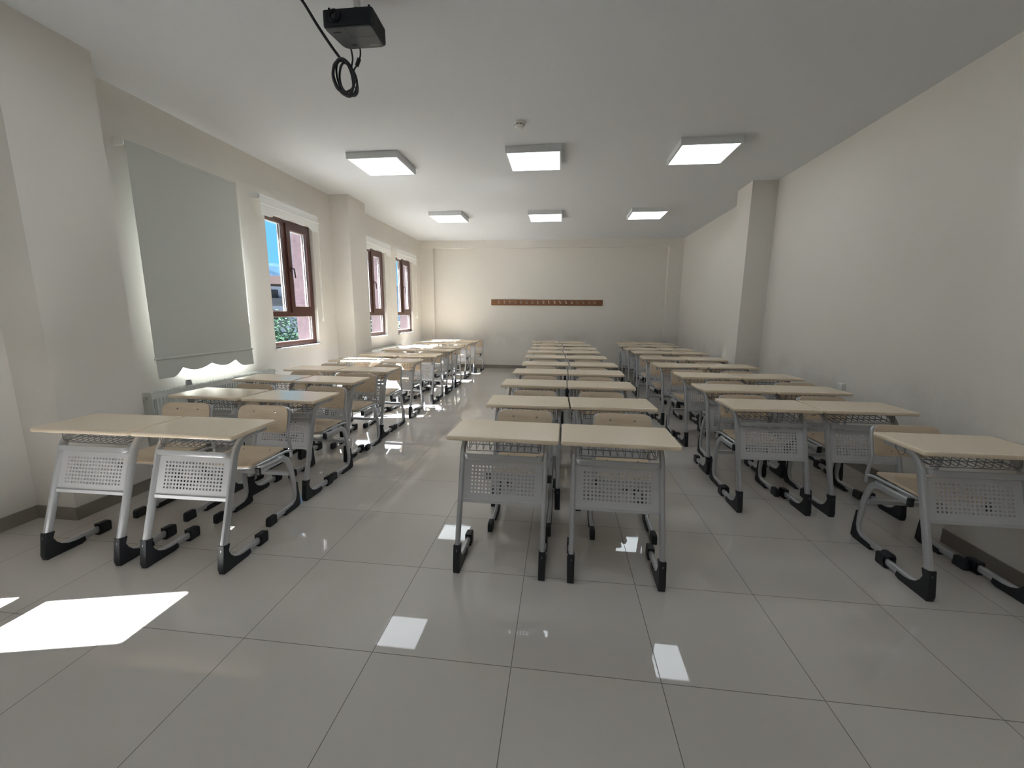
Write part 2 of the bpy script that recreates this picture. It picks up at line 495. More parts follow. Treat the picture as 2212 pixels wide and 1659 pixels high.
make_blind(8.67, 9.86, 2.675, 2.785, 'rolled-up white blind nearest the back wall', MT['blindw'], .135, BG)

# ---------------------------------------------------------------- radiators
def make_radiator(y0, y1, label, meter):
    root = thing('radiator', label, 'radiator', (XL, (y0 + y1) / 2, 0), 0, None)
    a, b = (y0 - y1) / 2, (y1 - y0) / 2; z0, z1 = .14, .735; x0, x1 = .035, .125
    p = MB(); n = int((b - a) / .0333)
    for k in range(n):  # pressed ribs
        ya = a + .03 + (b - a - .06) * k / n; yb = a + .03 + (b - a - .06) * (k + 1) / n; q = (yb - ya)
        ring = [(x1 - .012, ya), (x1 - .012, ya + q * .2), (x1, ya + q * .35), (x1, ya + q * .75), (x1 - .012, ya + q * .9), (x1 - .012, yb), (x1 - .022, yb), (x1 - .022, ya)]
        p.layers([[(x, y, z0 + .02) for x, y in ring], [(x, y, z1 - .055) for x, y in ring]])
    p.box(x1 - .016, x1 - .004, a + .012, b - .012, z0, z0 + .03); p.box(x1 - .016, x1 - .004, a + .012, b - .012, z1 - .06, z1 - .01)
    p.box(x0, x0 + .012, a + .012, b - .012, z0, z1 - .02)
    p.build('front_panel', MT['radiator'], root, smooth=25)
    g = MB()
    for k in range(3): g.box(x0 + .008 + k * .03, x0 + .016 + k * .03, a + .005, b - .005, z1 - .012, z1)
    m = int((b - a) / .03)
    for k in range(m): y = a + .01 + (b - a - .02) * k / m; g.box(x0, x1, y, y + .006, z1 - .012, z1 - .002)
    g.build('top_grille', MT['radiator'], root, smooth=0)
    for y in (a, b - .012):
        s = MB(); s.prism(round_poly([(x0, z0), (x1, z0), (x1, z1), (x0, z1)], [0, .012, .012, 0]), lambda u, v, w: (u, w, v), y, y + .012); s.build('side_panel', MT['radiator'], root)
    v = MB(); v.lathe([(.004, -.03), (.016, -.028), (.016, -.012), (.009, -.01), (.009, 0)], ((x0 + x1) / 2, a, z1 - .045), 'Y', 12); v.build('bleed_valve', MT['chrome'], root)
    v = MB(); v.lathe([(.009, 0), (.009, .02), (.022, .024), (.024, .05), (.02, .062), (.004, .064)], ((x0 + x1) / 2, b, z1 - .045), 'Y', 14); v.build('thermostat_valve', MT['chrome'], root)
    for y in (a + .25, b - .25):
        s = MB(); s.box(.002, x0 + .01, y, y + .04, z0 + .05, z1 - .05); s.build('wall_bracket', MT['radiator'], root, smooth=0)
    pi = MB(); pi.tube(bend([((x0 + x1) / 2, b + .03, z1 - .045), ((x0 + x1) / 2, b + .06, z1 - .045), (.03, b + .06, z1 - .10), (.03, b + .06, .0)], .03), .009, seg=8); pi.build('pipe', MT['radiator'], root)
    if meter:
        m = MB(); m.prism(round_poly([(-.027, 0), (.027, 0), (.02, .05), (-.02, .05)], .006), lambda u, v, w: (w, u + (3.47 - (y0 + y1) / 2), z1 + v), x1 - .055, x1 - .03, .003); m.build('heat_meter', MT['metergrey'], root)
    return root
make_radiator(3.06, 4.62, 'white panel radiator under the lowered grey blind', True)
make_radiator(7.25, 8.72, 'white panel radiator beyond the middle wall pillar, below the far windows', False)

# ---------------------------------------------------------------- ceiling fittings
def make_lamp(x, y, label):
    root = thing('ceiling_light', label, 'ceiling light', (x, y, H), 0, 'square surface-mounted ceiling lights')
    s, h = .30, .07
    f = MB()
    for q in ((-s, s, -s, -s + .018), (-s, s, s - .018, s), (-s, -s + .018, -s + .018, s - .018), (s - .018, s, -s + .018, s - .018)): f.box(*q, -h, 0)
    f.box(-s + .018, s - .018, -s + .018, s - .018, -.014, 0)
    f.build('housing', MT['lampf'], root, smooth=0)
    d = MB(); d.box(-s + .019, s - .019, -s + .019, s - .019, -h + .002, -h + .008); d.build('diffuser', MT['lamp'], root, smooth=0)
    return root
make_lamp(-2.157, 5.02, 'square white ceiling light, left one of the nearer row of three')
make_lamp(-.35, 5.02, 'square white ceiling light, middle one of the nearer row of three')
make_lamp(1.458, 4.98, 'square white ceiling light, right one of the nearer row of three')
make_lamp(-2.105, 7.78, 'square white ceiling light, left one of the farther row of three')
make_lamp(-.333, 7.85, 'square white ceiling light, middle one of the farther row of three')
make_lamp(1.435, 7.80, 'square white ceiling light, right one of the farther row of three')
make_lamp(-2.157, 2.03, 'ceiling light cut off at the top edge, left of the projector')
make_lamp(1.42, 1.85, 'added unseen ceiling light above the front of the right desk column, overhead')  # this and the next two: unseen lamps added to brighten the near room
make_lamp(-.40, 1.75, 'added unseen ceiling light overhead, above the front of the middle desk column')
make_lamp(-.35, -.55, 'added unseen ceiling light behind the camera in the middle of the room')

root = thing('smoke_detector', 'small white domed smoke detector on the ceiling before the middle lamp', 'smoke detector', (-.44, 4.19, H))
mb = MB(); mb.lathe([(.052, 0), (.052, -.018), (.048, -.021)], (0, 0, 0), 'Z', 28); mb.build('base', MT['white'], root)
mb = MB(); mb.lathe([(.047, -.021), (.046, -.034), (.036, -.05), (.026, -.055), (.001, -.056)], (0, 0, 0), 'Z', 28); mb.build('sensing_head', MT['white'], root)
mb = MB()
for k in range(8):
    a0, a1 = 2 * PI * k / 8 + .1, 2 * PI * (k + 1) / 8 - .1
    ring = [(math.cos(a0 + (a1 - a0) * j / 4) * .0488, math.sin(a0 + (a1 - a0) * j / 4) * .0488) for j in range(5)]
    vs = [(x, y, -.0235) for x, y in ring] + [(x, y, -.0285) for x, y in ring] + [(x * .9, y * .9, -.0235) for x, y in ring] + [(x * .9, y * .9, -.0285) for x, y in ring]
    fs = [(j, j + 1, j + 6, j + 5) for j in range(4)] + [(j, j + 1, j + 11, j + 10) for j in range(4)] + [(j + 5, j + 6, j + 16, j + 15) for j in range(4)]
    mb.add(vs, fs)
mb.build('slots', MT['dark'], root)

# projector
root = thing('projector', 'black projector hanging upside down from the ceiling near the front', 'projector', (-1.18, 2.46, H), 0)
mb = MB(); o = round_poly([(-.140, -.10), (.145, -.10), (.138, .095), (-.110, .095)], [.02, .02, .02, .05])
mb.prism(o, lambda u, v, w: (u, v, w), -.255, -.172, .008); body = mb.build('body', MT['projb'], root)
mb = MB(); o2 = round_poly([(-.132, -.092), (.132, -.092), (.127, .088), (-.105, .088)], [.018, .018, .018, .045])
mb.prism(o2, lambda u, v, w: (u, v, w), -.262, -.254, .003); cov = mb.build('cover', MT['projg'], root)
mb = MB(); mb.box(-.098, -.058, -.063, -.055, -.2635, -.2618); mb.box(-.05, -.02, .045, .058, -.2635, -.2618); mb.build('cover_recess', MT['dark'], cov, smooth=0)
mb = MB(); mb.box(-.02, -.0185, -.09, -.012, -.2625, -.2618); mb.box(-.02, .116, -.0125, -.011, -.2625, -.2618); mb.build('cover_seam', MT['dark'], cov, smooth=0)
cu = bpy.data.curves.new('print_text', 'FONT'); cu.body = 'Optoma'; cu.size = .016; cu.extrude = .0002; cu.align_x = 'CENTER'
tmp = bpy.data.objects.new('print_text', cu)
pm = bpy.data.meshes.new_from_object(tmp); bpy.data.objects.remove(tmp); bpy.data.curves.remove(cu)
lo = bpy.data.objects.new('maker_print', pm); COL.objects.link(lo)
lo.data.materials.clear(); lo.data.materials.append(MT['logo']); lo.parent = cov; lo.location = (.075, .066, -.2624); lo.rotation_euler = (PI, 0, 0)
mb = MB(); mb.lathe([(.028, .0), (.032, -.002), (.032, -.010), (.028, -.012), (.025, -.006), (.002, -.004)], (-.066, -.099, -.210), 'Y', 26); mb.build('lens_ring', MT['projb'], root)
mb = MB(); mb.lathe([(.001, -.009), (.014, -.0075), (.0245, -.004), (.0245, -.001), (.001, -.0005)], (-.066, -.099, -.210), 'Y', 24); mb.build('lens', MT['lens'], root)
mb = MB()
for k in range(9): mb.box(.130, .1455 - .0005 * k, -.07 + k * .016, -.063 + k * .016, -.235, -.185)
mb.build('side_vent', MT['dark'], root, smooth=0)
mb = MB(); mb.lathe([(.019, 0), (.019, -.13)], (.015, 0, 0), 'Z', 16); mb.build('mount_pole', MT['chrome'], root)
mb = MB(); mb.lathe([(.055, 0), (.055, -.008), (.03, -.014)], (.015, 0, 0), 'Z', 20); mb.build('ceiling_plate', MT['projb'], root)
mb = MB(); mb.lathe([(.05, -.166), (.048, -.15), (.022, -.14), (.02, -.12)], (.015, 0, 0), 'Z', 20)
for sx, sy in ((-.11, -.07), (.115, -.07), (.105, .07), (-.085, .07)):
    mb.tube([(.015, 0, -.148), (sx, sy, -.158)], .006, .003, seg=6); mb.lathe([(.007, -.168), (.007, -.152), (.003, -.148)], (sx, sy, 0), 'Z', 8)
mb.build('mount_bracket', MT['projb'], root)

root = thing('hanging_cable', 'black cable coiled in a hanging loop behind the projector', 'cable', (-1.33, 2.6, 2.82))
L0 = Vector((-1.33, 2.6, 2.82))
mb = MB()
def rel(pts): return [Vector(p) - L0 for p in pts]
mb.tube(smooth_path(rel([(-1.53, 2.37, 3.20), (-1.479, 2.449, 3.14), (-1.443, 2.52, 3.065), (-1.395, 2.575, 2.985), (-1.355, 2.6, 2.93), (-1.335, 2.6, 2.908)]), 6), .0085, seg=8)
for k, (dx, dz, sx, sz, dy, tw) in enumerate([(-.003, .0, .064, .094, 0, 0), (.004, -.004, .060, .098, .012, .1), (-.004, .003, .067, .090, -.012, -.1), (.008, .0, .052, .09, .02, .15), (.0, -.006, .06, .093, -.022, .02)]):
    pts = []
    for j in range(52):
        a = 2 * PI * j / 52
        x = dx + sx * math.cos(a + tw) + .014 * math.sin(a) * (-1); z = dz + sz * math.sin(a)
        pts.append((x, dy + .012 * math.sin(2 * a + k), z))
    mb.tube(pts, .0066, seg=6, closed=True)
mb.build('coil', MT['cable'], root)
mb = MB(); mb.tube(smooth_path(rel([(-1.278, 2.564, 2.985), (-1.268, 2.575, 2.95), (-1.27, 2.59, 2.91), (-1.285, 2.6, 2.87), (-1.28, 2.6, 2.83)]), 6), .005, seg=8)
mb.tube(smooth_path(rel([(-1.222, 2.564, 2.985), (-1.214, 2.575, 2.955), (-1.222, 2.59, 2.925), (-1.245, 2.6, 2.89), (-1.272, 2.6, 2.855), (-1.275, 2.6, 2.80)]), 6), .0045, seg=8)
mb.build('lead', MT['cable'], root)
mb = MB(); mb.tube(rel([(-1.229, 2.593, 2.915), (-1.252, 2.6, 2.879)]), .011, seg=12); mb.build('ferrite_bead', MT['cable'], root)
mb = MB(); mb.tube(smooth_path(rel([(-1.30, 2.6, 2.745), (-1.29, 2.6, 2.73), (-1.265, 2.6, 2.74), (-1.268, 2.6, 2.765), (-1.28, 2.6, 2.80)]), 4), .003, seg=6)
mb.tube(rel([(-1.272, 2.6, 2.752), (-1.258, 2.6, 2.735)]), .003, seg=6)
mb.build('cable_tie', MT['cable'], root)

# ---------------------------------------------------------------- wall fittings
root = thing('coat_rail', 'long brown wooden coat rail with a row of small hooks on the back wall', 'coat rail', (-.39, YB, 1.695))
mb = MB(); mb.prism([(-1.40, -.073), (1.40, -.073), (1.40, .073), (-1.40, .073)], lambda u, v, w: (u, -w, v), .0, .018, .003); mb.build('board', MT['oak'], root)
hk = None
for k in range(18):
    if hk is None:
        mb = MB(); mb.tube(smooth_path([(0, -.018, .045), (0, -.024, .02), (0, -.030, -.012), (.0, -.05, -.024), (.028, -.062, -.012), (.036, -.066, .012)], 4), .005, seg=6)
        mb.lathe([(.011, -.018), (.011, -.022), (.003, -.024)], (0, 0, .03), 'Y', 10); mb.sphere((.036, -.066, .014), .0075, 8, 5)
        hk = mb.build('hook', MT['chrome'], root); c = hk
    else:
        c = hk.copy(); COL.objects.link(c); c.parent = root
    c.location = (-1.205 + k * 2.39 / 17, 0, -.005)

root = thing('wall_socket', 'small white wall socket low on the right wall beside the third desk row', 'socket', (XR, 4.40, .735))
mb = MB(); mb.prism(round_poly([(-.033, -.033), (.033, -.033), (.033, .033), (-.033, .033)], .008), lambda u, v, w: (-w, u, v), 0, .035, .004); mb.build('surface_box', MT['white'], root)
mb = MB(); mb.lathe([(.024, -.0345), (.024, -.037), (.02, -.037), (.019, -.030), (.001, -.030)], (0, 0, 0), 'X', 18); mb.build('socket_face', MT['white'], root)

# ---------------------------------------------------------------- desks
TW, TY0, TY1, TZ = .3115, .085, .450, .768
LX = .238
LEGP = [(.345, .036), (-.003, .036), (.206, .7205), (.435, .7205)]

def yz(pts, x): return [(x, y, z) for y, z in pts]

def make_desk():
    root = thing('school_desk', '', 'desk', (0, 0, 0), 0)
    t = MB(); t.prism(round_poly([(-TW, TY0), (TW, TY0), (TW, TY1), (-TW, TY1)], .018, 4), lambda u, v, w: (u, v, w), TZ - .026, TZ, .008)
    t.build('tabletop', MT['top'], root)
    for sx in (-1, 1):
        x = sx * LX
        m = MB(); path = bend(yz(LEGP, x), [.12, .12], 10)
        m.tube(path, .0145, .0215, side=(1, 0, 0), seg=14, square=.12)
        leg = m.build('leg', MT['metal'], root)
        g = MB(); o = [(-.004, 0), (.175, 0), (.2, .010), (.196, .038), (.150, .037), (.112, .043), (.078, .060), (.055, .085), (.042, .115), (.056, .152), (.010, .160), (-.010, .03)]
        g.prism(o, lambda u, v, w: (w, u, v), x - .0185, x + .0185, .003); g.build('foot_guard', MT['black'], leg)
        c = MB(); o = round_poly([(.272, .0), (.350, .0), (.356, .07), (.274, .074), (.288, .045)], [.004, .012, .02, .006, .0])
        c.prism(o, lambda u, v, w: (w, u, v), x - .0185, x + .0185, .004); c.build('end_cap', MT['black'], leg)
    # perforated modesty panel in the plane of the leaning legs
    lean = .304
    zc = lambda z: .033 + lean * (z - .15)
    def P(x, z, d): return (x, zc(z) + d * .9 - .003, z - d * .4)
    xs = [-.224]; hx = [];  p0, dx, hw = -.175, .350 / 17, .0053
    for k in range(18): c = p0 + dx * k; hx += [c - hw, c + hw]
    xs += hx + [.224]
    zz = [.378]; z0, dz = .436, .137 / 7
    for k in range(8): c = z0 + dz * k; zz += [c - hw * .95, c + hw * .95]
    zz += [.608]
    nx, nz = len(xs), len(zz)
    m = MB(); th = .0022
    vs = [P(x, z, 0) for z in zz for x in xs] + [P(x, z, th) for z in zz for x in xs]; B = nx * nz; fs = []
    solid = lambda i, j: 0 <= i < nx - 1 and 0 <= j < nz - 1 and not (i % 2 == 1 and j % 2 == 1)
    for j in range(nz - 1):
        for i in range(nx - 1):
            if not solid(i, j): continue
            a, b, c, d = j * nx + i, j * nx + i + 1, (j + 1) * nx + i + 1, (j + 1) * nx + i
            fs.append((a, b, c, d)); fs.append((d + B, c + B, b + B, a + B))
            for (i2, j2, p, q) in ((i, j - 1, a, b), (i + 1, j, b, c), (i, j + 1, c, d), (i - 1, j, d, a)):
                if not solid(i2, j2): fs.append((q, p, p + B, q + B))
    m.add(vs, fs)
    # folded lip along the foot of the panel
    ring = lambda x: [P(x, .378, -.001), P(x, .395, -.006), P(x, .398, -.001), P(x, .386, .012), P(x, .378, .012)]
    m.layers([ring(-.224), ring(.224)])
    m.build('modesty_panel', MT['panel'], root, smooth=0)
    # bowed flat rail above the panel
    zr = .637; yr = zc(zr)
    m = MB(); m.tube(bend([(-LX + .012, yr + .006, zr), (-LX + .022, yr - .040, zr), (LX - .022, yr - .040, zr), (LX - .012, yr + .006, zr)], .04, 7), .005, .0165, side=(0, 1, 0), seg=10, square=.4)
    # keep the flat face vertical
    m.build('front_rail', MT['metal'], root)
    # wire book basket
    m = MB(); zt, zb = .737, .662; y0, y1 = .170, .425; n = 11
    for k in range(n):
        x = -.196 + .392 * k / (n - 1)
        m.tube(bend([(x, y0 - .004, zt), (x, y0, zb + .004), (x, y1, zb + .03), (x, y1 + .004, zt)], .012, 2), .0022, seg=5)
    for y, z in ((y0 + .004, zb), (y0 + .085, zb + .01), (y0 + .17, zb + .02), (y1, zb + .032), (y0 - .004, zt), (y1 + .004, zt)):
        m.tube([(-.208, y, z), (.208, y, z)], .0024, seg=5)
    for x in (-.208, .208):
        m.tube(bend([(x, y0 - .004, zt), (x, y0, zb + .006), (x, y1, zb + .032), (x, y1 + .004, zt)], .012, 2), .0024, seg=5)
    m.build('wire_basket', MT['wire'], root)
    m = MB(); m.box(-LX, LX, .36, .385, .712, .7415); m.build('cross_rail', MT['metal'], root, smooth=0)
    m = MB(); m.tube(bend([(-.284, .24, .743), (-.284, .24, .70), (-.284, .27, .685), (-.284, .285, .705)], .02, 4), .0025, seg=6); m.tube([(-.284, .31, .743), (-.284, .30, .715), (-.284, .285, .705)], .0025, seg=6)
    m.build('bag_hook', MT['wire'], root)
    return root

# ---------------------------------------------------------------- chairs (origin: floor under the rear legs; seat towards -y)
CX = .193
def make_chair():
    root = thing('school_chair', '', 'chair', (0, 0, 0), 0)
    # seat
    s = MB(); nx, ny = 12, 10
    o = round_poly([(-.178, -.375), (.178, -.375), (.172, -.025), (-.172, -.025)], [.06, .06, .035, .035], 6)
    def seatz(u, v): return .462 + .006 * (abs(u) / .18) ** 2 - (.012 * max(0, (-v - .30) / .075) ** 2) + .004 * (v + .2)
    s.layers([[(u, v, seatz(u, v) - .006) for u, v in o], [(u, v, seatz(u, v) + .004) for u, v in o], [(u * .985, -.2 + (v + .2) * .985, seatz(u, v) + .0065) for u, v in o], [(u * .5, -.2 + (v + .2) * .5, seatz(u * .5, v) + .003) for u, v in o]])
    st = s.build('seat', MT['ply'], root)
    for x in (-.1, .1):
        for y in (-.09, -.29):
            q = MB(); q.lathe([(.007, 0), (.006, .002), (.001, .003)], (x, y, seatz(x, y) + .0052), 'Z', 10); q.build('screw', MT['chrome'], st)
    # backrest: plywood, gently bowed
    b = MB(); o = round_poly([(-.187, .577), (.187, .577), (.191, .764), (-.191, .764)], [.03, .03, .060, .060], 7)
    def by(u, z): return -.022 + (z - .577) * .235 + .022 * (1 - (u / .18) ** 2) - .008
    def row(k, d): return [(u * k, by(u * k, (.66 + (z - .66) * k)) + d, (.66 + (z - .66) * k)) for u, z in o]
    b.layers([row(.5, 0), row(.98, 0), row(1, .002), row(1, .009), row(.98, .011), row(.5, .011)])
    bk = b.build('backrest', MT['ply'], root, smooth=50)
    for x in (-.082, .082):
        for z in (.602, .718):
            q = MB(); q.lathe([(.008, 0), (.007, -.003), (.001, -.005)], (x, by(x, z) + .0005, z), 'Y', 10); q.build('screw', MT['chrome'], bk)
    # bent tube round the backrest
    half = [(.190, .004, .392), (.190, .004, .46), (.190, -.012, .56), (.188, .002, .61), (.188, .021, .695)]
    left = smooth_path([(-x, y, z) for x, y, z in half], 5)
    right = smooth_path([(x, y, z) for x, y, z in half], 5)
    arc = bend([left[-1], (-.186, .034, .747), (.186, .034, .747), right[-1]], .055, 7)
    m = MB(); m.tube(left[:-1] + arc + right[::-1][1:], .0105, seg=10); m.build('back_frame', MT['metal'], root)
    m = MB()
    for sx in (-1, 1): m.tube(bend([(sx * .190, .0, .440), (sx * .176, -.04, .444), (sx * .165, -.34, .440), (sx * .10, -.358, .440)], .03, 4), .0095, seg=8)
    m.tube([(-.11, -.358, .440), (.11, -.358, .440)], .0095, seg=8)
    m.build('seat_frame', MT['metal'], root)
    CP = [(-.335, .414), (-.060, .412), (-.014, .30), (.010, .10), (-.02, .036), (-.29, .035)]
    for sx in (-1, 1):
        x = sx * CX
        m = MB(); m.tube(bend(yz(CP, x), [.09, .10, .05, .06], 6), .0125, .0205, side=(1, 0, 0), seg=12, square=.2)
        leg = m.build('leg', MT['metal'], root)
        g = MB(); o = [(-.135, 0), (.012, 0), (.040, .012), (.034, .10), (.022, .19), (.013, .19), (.009, .10), (-.006, .062), (-.040, .039), (-.13, .033)]
        g.prism(o, lambda u, v, w: (w, u, v), x - .016, x + .016, .002); g.build('foot_guard', MT['black'], leg)
        c = MB(); o = round_poly([(-.302, 0), (-.222, 0), (-.224, .060), (-.297, .062)], [.012, .004, .004, .02])
        c.prism(o, lambda u, v, w: (w, u, v), x - .016, x + .016, .004); c.build('end_cap', MT['black'], leg)
        c = MB(); o = round_poly([(-.345, .388), (-.328, .388), (-.328, .437), (-.345, .437)], [.006, 0, 0, .006])
        c.prism(o, lambda u, v, w: (w, u, v), x - .0145, x + .0145, .002); c.build('tube_plug', MT['black'], leg)
    m = MB(); m.box(-CX + .005, CX - .005, -.040, -.008, .262, .285); m.build('stretcher', MT['metal'], root, smooth=0)
    m = MB(); m.box(-CX, CX, -.30, -.27, .424, .432); m.box(-CX, CX, -.10, -.07, .424, .432); m.build('seat_bearer', MT['metal'], root, smooth=0)
    return root

ORD = ['front', 'second', 'third', 'fourth', 'fifth', 'sixth', 'seventh', 'eighth', 'ninth', 'backmost']
COLN = {'L': 'window-side column', 'C': 'middle column', 'R': 'right-wall column'}
SEAM = {  # x of the seam between the two desks, y of their front edge, gap, skew
 'L': [(-2.385, 1.935, .018, .012), (-2.485, 2.85, .03, -.03), (-2.60, 3.66, .03, -.01), (-2.585, 4.41, .03, .0), (-2.585, 5.345, .03, -.01), (-2.555, 6.20, .03, -.005), (-2.555, 7.03, .03, .0), (-2.565, 7.70, .03, -.01), (-2.63, 8.80, .03, -.01), (-2.61, 9.62, .03, -.01)],
 'C': [(.010, 2.114, .010, -.012), (.086, 2.95, .008, .025), (.074, 3.787, .008, 0.), (.094, 4.61, .010, .005), (.125, 5.385, .012, .02), (.084, 6.28, .014, .01), (.060, 7.15, .012, .04), (.056, 7.90, .014, -.02), (.042, 8.80, .014, .05), (-.045, 9.62, .02, 0.)],
 'R': [(1.84 - .010, 2.205, .02, .0), (1.900, 3.098, .015, .03), (1.926, 3.82, .015, .015), (1.960, 4.62, .015, .02), (1.920, 5.52, .02, .04), (1.900, 6.42, .02, .0), (1.920, 7.39, .02, -.01), (1.885, 8.08, .02, 0.), (1.885, 8.94, .02, .02), (1.930, 9.68, .02, .01)],
}
CHX = {  # chair centres where the photo shows them
 'L': {0: (-2.73, -2.12), 1: (None, -2.11), 2: (-2.838, -2.179), 3: (None, -2.21), 9: (None, -2.14)},
 'C': {0: (-.235, .435), 1: (-.215, .366), 2: (-.217, .38), 3: (None, .4), 4: (-.211, .41), 5: (-.256, .402), 6: (-.232, .353), 7: (-.27, .438), 8: (-.238, .331), 9: (-.284, .315)},
 'R': {0: (None, 2.156), 1: (1.541, 2.18), 2: (1.684, 2.366), 3: (1.563, 2.125), 4: (1.478, 2.104), 5: (1.516, 2.156), 6: (1.561, 2.257), 7: (None, 2.131), 8: (1.535, 2.212), 9: (1.66, None)},
}
CHB = {('L', 0): .79, ('C', 0): .745, ('C', 1): .66, ('C', 2): .64, ('R', 0): .605, ('L', 9): .70}
desk0 = chair0 = None
for c in 'LCR':
    for i, (xs, yf, gap, skew) in enumerate(SEAM[c]):
        for side in (0, 1):
            if c == 'R' and i == 0 and side == 0: continue
            sgn = -1 if side == 0 else 1
            dxm = sgn * (TW + gap / 2)
            x = xs + dxm; y = yf - TY0 + dxm * skew
            if desk0 is None: d = desk0 = make_desk()
            else: d = copy_tree(desk0)
            d.location = (x, y, 0); d.rotation_euler = (0, 0, skew)
            where = ('left' if side == 0 else 'right') + '-hand'
            if c == 'R' and i == 0:
                d['label'] = 'single beige desk beside the right wall pillar, cut by the photo edge'
            else:
                d['label'] = 'beige school desk, %s one of the %s pair in the %s' % (where, ORD[i], COLN[c])
            d['group'] = 'desks in the ' + COLN[c]
            # chair
            px = CHX[c].get(i, (None, None))[side]
            rnd = random.Random(i * 31 + side * 7 + ord(c))
            if px is None: px = x + rnd.uniform(-.03, .03)
            back = CHB.get((c, i), .615 + rnd.uniform(-.015, .02))
            # keep the chair's runners clear of the desk's: beside them, or wholly behind them
            lx = (px - x) + back * skew; off = abs(lx)
            if .008 < off < .083 and back < .668:
                nxt = (SEAM[c][i + 1][1] if i < 9 else YB) - yf
                if nxt > .668 + .055: back = .668
                else: lx = math.copysign(.006 if (c == 'R' or off < .06) else .084, lx)
            px = x + lx - back * skew
            if chair0 is None: k = chair0 = make_chair()
            else: k = copy_tree(chair0)
            k.location = (px, y + back + lx * skew, 0); k.rotation_euler = (0, 0, skew)
            if c == 'R' and i == 0:
                k['label'] = 'plywood school chair behind the single desk beside the right wall pillar'
            else:
                k['label'] = 'plywood chair behind the %s desk of the %s pair, %s' % (where, ORD[i], COLN[c])
            k['group'] = 'chairs in the ' + COLN[c]

# ---------------------------------------------------------------- outside
G0 = -7.0
mb = MB(); mb.box(-420, -4.6, -200, 500, G0 - .5, G0); o = mb.build('ground', MT['ground'], smooth=0); o['kind'] = 'structure'
# rendered pilasters at the far jamb of every window, and an unseen block added to shade the near half of the first
for n, (a, b) in enumerate(WIN):
    mb = MB(); mb.box(-3.935, -3.722, b - .012, b + .34, G0, 4.2); o = mb.build('trim_%d' % (n + 1), MT['red'], smooth=0); o['kind'] = 'structure'
mb = MB(); mb.box(-4.10, XL - WALL_T + .005, .20, .74, G0, 4.2); o = mb.build('trim_%d' % (len(WIN) + 1), MT['red'], smooth=0); o['kind'] = 'structure'

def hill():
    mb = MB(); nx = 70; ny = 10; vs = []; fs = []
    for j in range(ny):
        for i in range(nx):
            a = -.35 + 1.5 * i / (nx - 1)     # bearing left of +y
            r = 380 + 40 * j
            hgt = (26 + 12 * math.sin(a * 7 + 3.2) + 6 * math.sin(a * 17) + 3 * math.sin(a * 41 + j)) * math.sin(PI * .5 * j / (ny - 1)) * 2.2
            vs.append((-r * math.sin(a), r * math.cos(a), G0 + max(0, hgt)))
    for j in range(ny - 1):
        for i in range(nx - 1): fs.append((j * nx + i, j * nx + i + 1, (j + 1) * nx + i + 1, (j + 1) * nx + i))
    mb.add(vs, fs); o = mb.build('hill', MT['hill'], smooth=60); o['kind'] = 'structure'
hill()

def building(cx, cy, w, d, top, ang, label, floors, matw):
    root = thing('apartment_building', label, 'building', (cx, cy, G0), ang)
    h = top - G0
    mb = MB(); mb.box(-w / 2, w / 2, 0, d, 0, h); mb.build('wall', matw, root, smooth=0)
    mb = MB(); e = .9; z = h
    mb.layers([[(-w / 2 - e, -e, z), (w / 2 + e, -e, z), (w / 2 + e, d + e, z), (-w / 2 - e, d + e, z)], [(-w / 2 - e, -e, z + .3), (w / 2 + e, -e, z + .3), (w / 2 + e, d + e, z + .3), (-w / 2 - e, d + e, z + .3)], [(-w / 2 + d * .4, d * .45, z + 1.9), (w / 2 - d * .4, d * .45, z + 1.9), (w / 2 - d * .4, d * .55, z + 1.9), (-w / 2 + d * .4, d * .55, z + 1.9)]])
    mb.build('roof', MT['roof'], root, smooth=0)
    fh = h / floors; n = max(2, int(w / 4.4))
    for f in range(floors):
        for k in range(n):
            x = -w / 2 + w * (k + .5) / n
            if k % 2 == 0:
                b = MB(); b.box(x - 1.5, x + 1.5, -1.3, 0, f * fh + .2, f * fh + .4)
                b.box(x - 1.5, x + 1.5, -1.3, -1.2, f * fh + .4, f * fh + 1.3); b.box(x - 1.5, x - 1.4, -1.2, 0, f * fh + .4, f * fh + 1.3); b.box(x + 1.4, x + 1.5, -1.2, 0, f * fh + .4, f * fh + 1.3)
                b.build('balcony', MT['facade'], root, smooth=0)
            b = MB(); b.box(x - .75, x + .75, -.04, .02, f * fh + (.5 if k % 2 == 0 else 1.1), f * fh + 2.5); b.build('window', MT['win'], root, smooth=0)
ang = math.atan2(41, 56)
building(-41.5, 56, 26, 12, 4.9, ang, 'grey apartment block with tiled roof and balconies, seen through the nearest open window', 4, MT['facade2'])
building(-50, 88, 24, 12, 3.0, .45, 'pale apartment block with tiled roof, farther along behind the far windows', 4, MT['facade'])

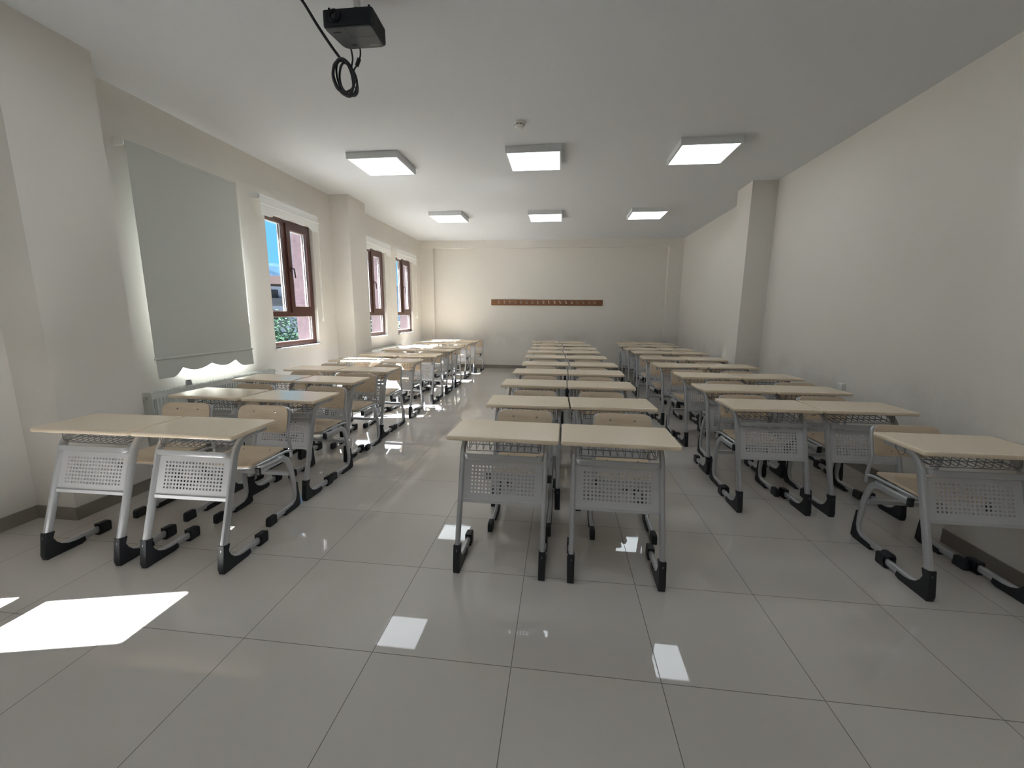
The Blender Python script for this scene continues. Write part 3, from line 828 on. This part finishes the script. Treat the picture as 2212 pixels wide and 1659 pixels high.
def tree(x, y, top, r, label, seed):
    R = random.Random(seed)
    root = thing('tree', label, 'tree', (x, y, G0), 0, 'trees outside the windows')
    hgt = top - G0
    t = MB(); t.tube([(0, 0, -.02), (.05, .02, hgt * .35), (0, .05, hgt * .6), (.03, 0, hgt * .85)], .13, seg=8)
    for k in range(5):
        a = R.uniform(0, 6.28); t.tube([(0, .03, hgt * (.5 + .05 * k)), (math.cos(a) * r * .6, math.sin(a) * r * .6, hgt * (.62 + .06 * k))], .04, seg=5)
    t.build('trunk', MT['bark'], root)
    m = MB(); blobs = [(R.uniform(-.55, .55) * r, R.uniform(-.55, .55) * r, hgt - r * R.uniform(.45, 1.6), r * R.uniform(.4, .62)) for _ in range(11)]
    for (bx, by_, bz, br) in blobs:
        for k in range(620):
            v = Vector((R.gauss(0, 1), R.gauss(0, 1), R.gauss(0, 1))); v.normalize(); v *= br * R.uniform(.72, 1.05)
            c = Vector((bx, by_, bz)) + v
            n = (v.normalized() + Vector((R.uniform(-.8, .8), R.uniform(-.8, .8), R.uniform(-.2, 1)))).normalized()
            u = n.orthogonal().normalized(); u = (Matrix.Rotation(R.uniform(0, 6.28), 3, n) @ u); w = n.cross(u)
            l, q = R.uniform(.045, .08), R.uniform(.022, .036)
            m.add([c - u * l, c + w * q + n * .01, c + u * l, c - w * q + n * .01], [(0, 1, 2, 3)])
    m.build('foliage', MT['leaf'], root, smooth=0)
tree(-7.9, 10.9, 1.30, 1.45, 'round green tree behind the lower pane of the nearest open window', 1)
tree(-8.2, 17.0, 1.30, 1.5, 'green tree seen low through the window just beyond the pillar', 2)
tree(-8.4, 22.5, 1.25, 1.5, 'green tree seen low through the window nearest the back wall', 3)

# ---------------------------------------------------------------- light
sun = bpy.data.lights.new('sun', 'SUN'); sun.energy = SUN_W; sun.angle = math.radians(.55); sun.color = (.945, .94, 1.)
so = bpy.data.objects.new('sun', sun); COL.objects.link(so); so.location = (-30, -8, 40)
sd = Vector((1, .244, -1.33)); so.rotation_euler = sd.to_track_quat('-Z', 'Y').to_euler()

w = bpy.data.worlds.new('sky'); bpy.context.scene.world = w; w.use_nodes = True
nt = w.node_tree; bg = nt.nodes['Background']
tc = nt.nodes.new('ShaderNodeTexCoord'); sp = nt.nodes.new('ShaderNodeSeparateXYZ'); nt.links.new(tc.outputs['Generated'], sp.inputs[0])
sky = ramp(nt, [(0., (.20, .50, .66)), (.10, (.13, .42, .64)), (.35, (.10, .34, .62)), (1., (.09, .26, .60))])
nt.links.new(sp.outputs['Z'], sky.inputs['Fac'])
nt.links.new(sky.outputs[0], bg.inputs[0]); bg.inputs[1].default_value = SKY_S

# ---------------------------------------------------------------- camera
CAM_Z = 1.44057
CAM_R = [Vector((.9929842, .1179824, .0079118)), Vector((.0279890, -.1695039, -.9851319)), Vector((-.1148871, .9784419, -.1716169))]
cam = bpy.data.cameras.new('camera'); cam.sensor_fit = 'HORIZONTAL'; cam.sensor_width = 36.
FPX = 885.4254
cam.lens = FPX / 2212 * 36.; cam.clip_start = .02; cam.clip_end = 2000
co = bpy.data.objects.new('camera', cam); COL.objects.link(co)
RIGHT, DOWN, FWD = CAM_R
M3 = Matrix((RIGHT, [-v for v in DOWN], [-v for v in FWD])).transposed()
co.matrix_world = Matrix.Translation(Vector((0, 0, CAM_Z))) @ M3.to_4x4()
sc = bpy.context.scene; sc.camera = co
sc.view_settings.view_transform = 'Standard'; sc.view_settings.look = 'None'
sc.view_settings.gamma = 1.0; sc.view_settings.exposure = EXPOSURE; sc.view_settings.use_curve_mapping = False
cy = sc.cycles
cy.max_bounces = 10; cy.diffuse_bounces = 6; cy.glossy_bounces = 4; cy.transparent_max_bounces = 16; cy.transmission_bounces = 4
cy.caustics_reflective = True; cy.caustics_refractive = False; cy.blur_glossy = 0.
cy.sample_clamp_indirect = 60.; cy.use_denoising = True
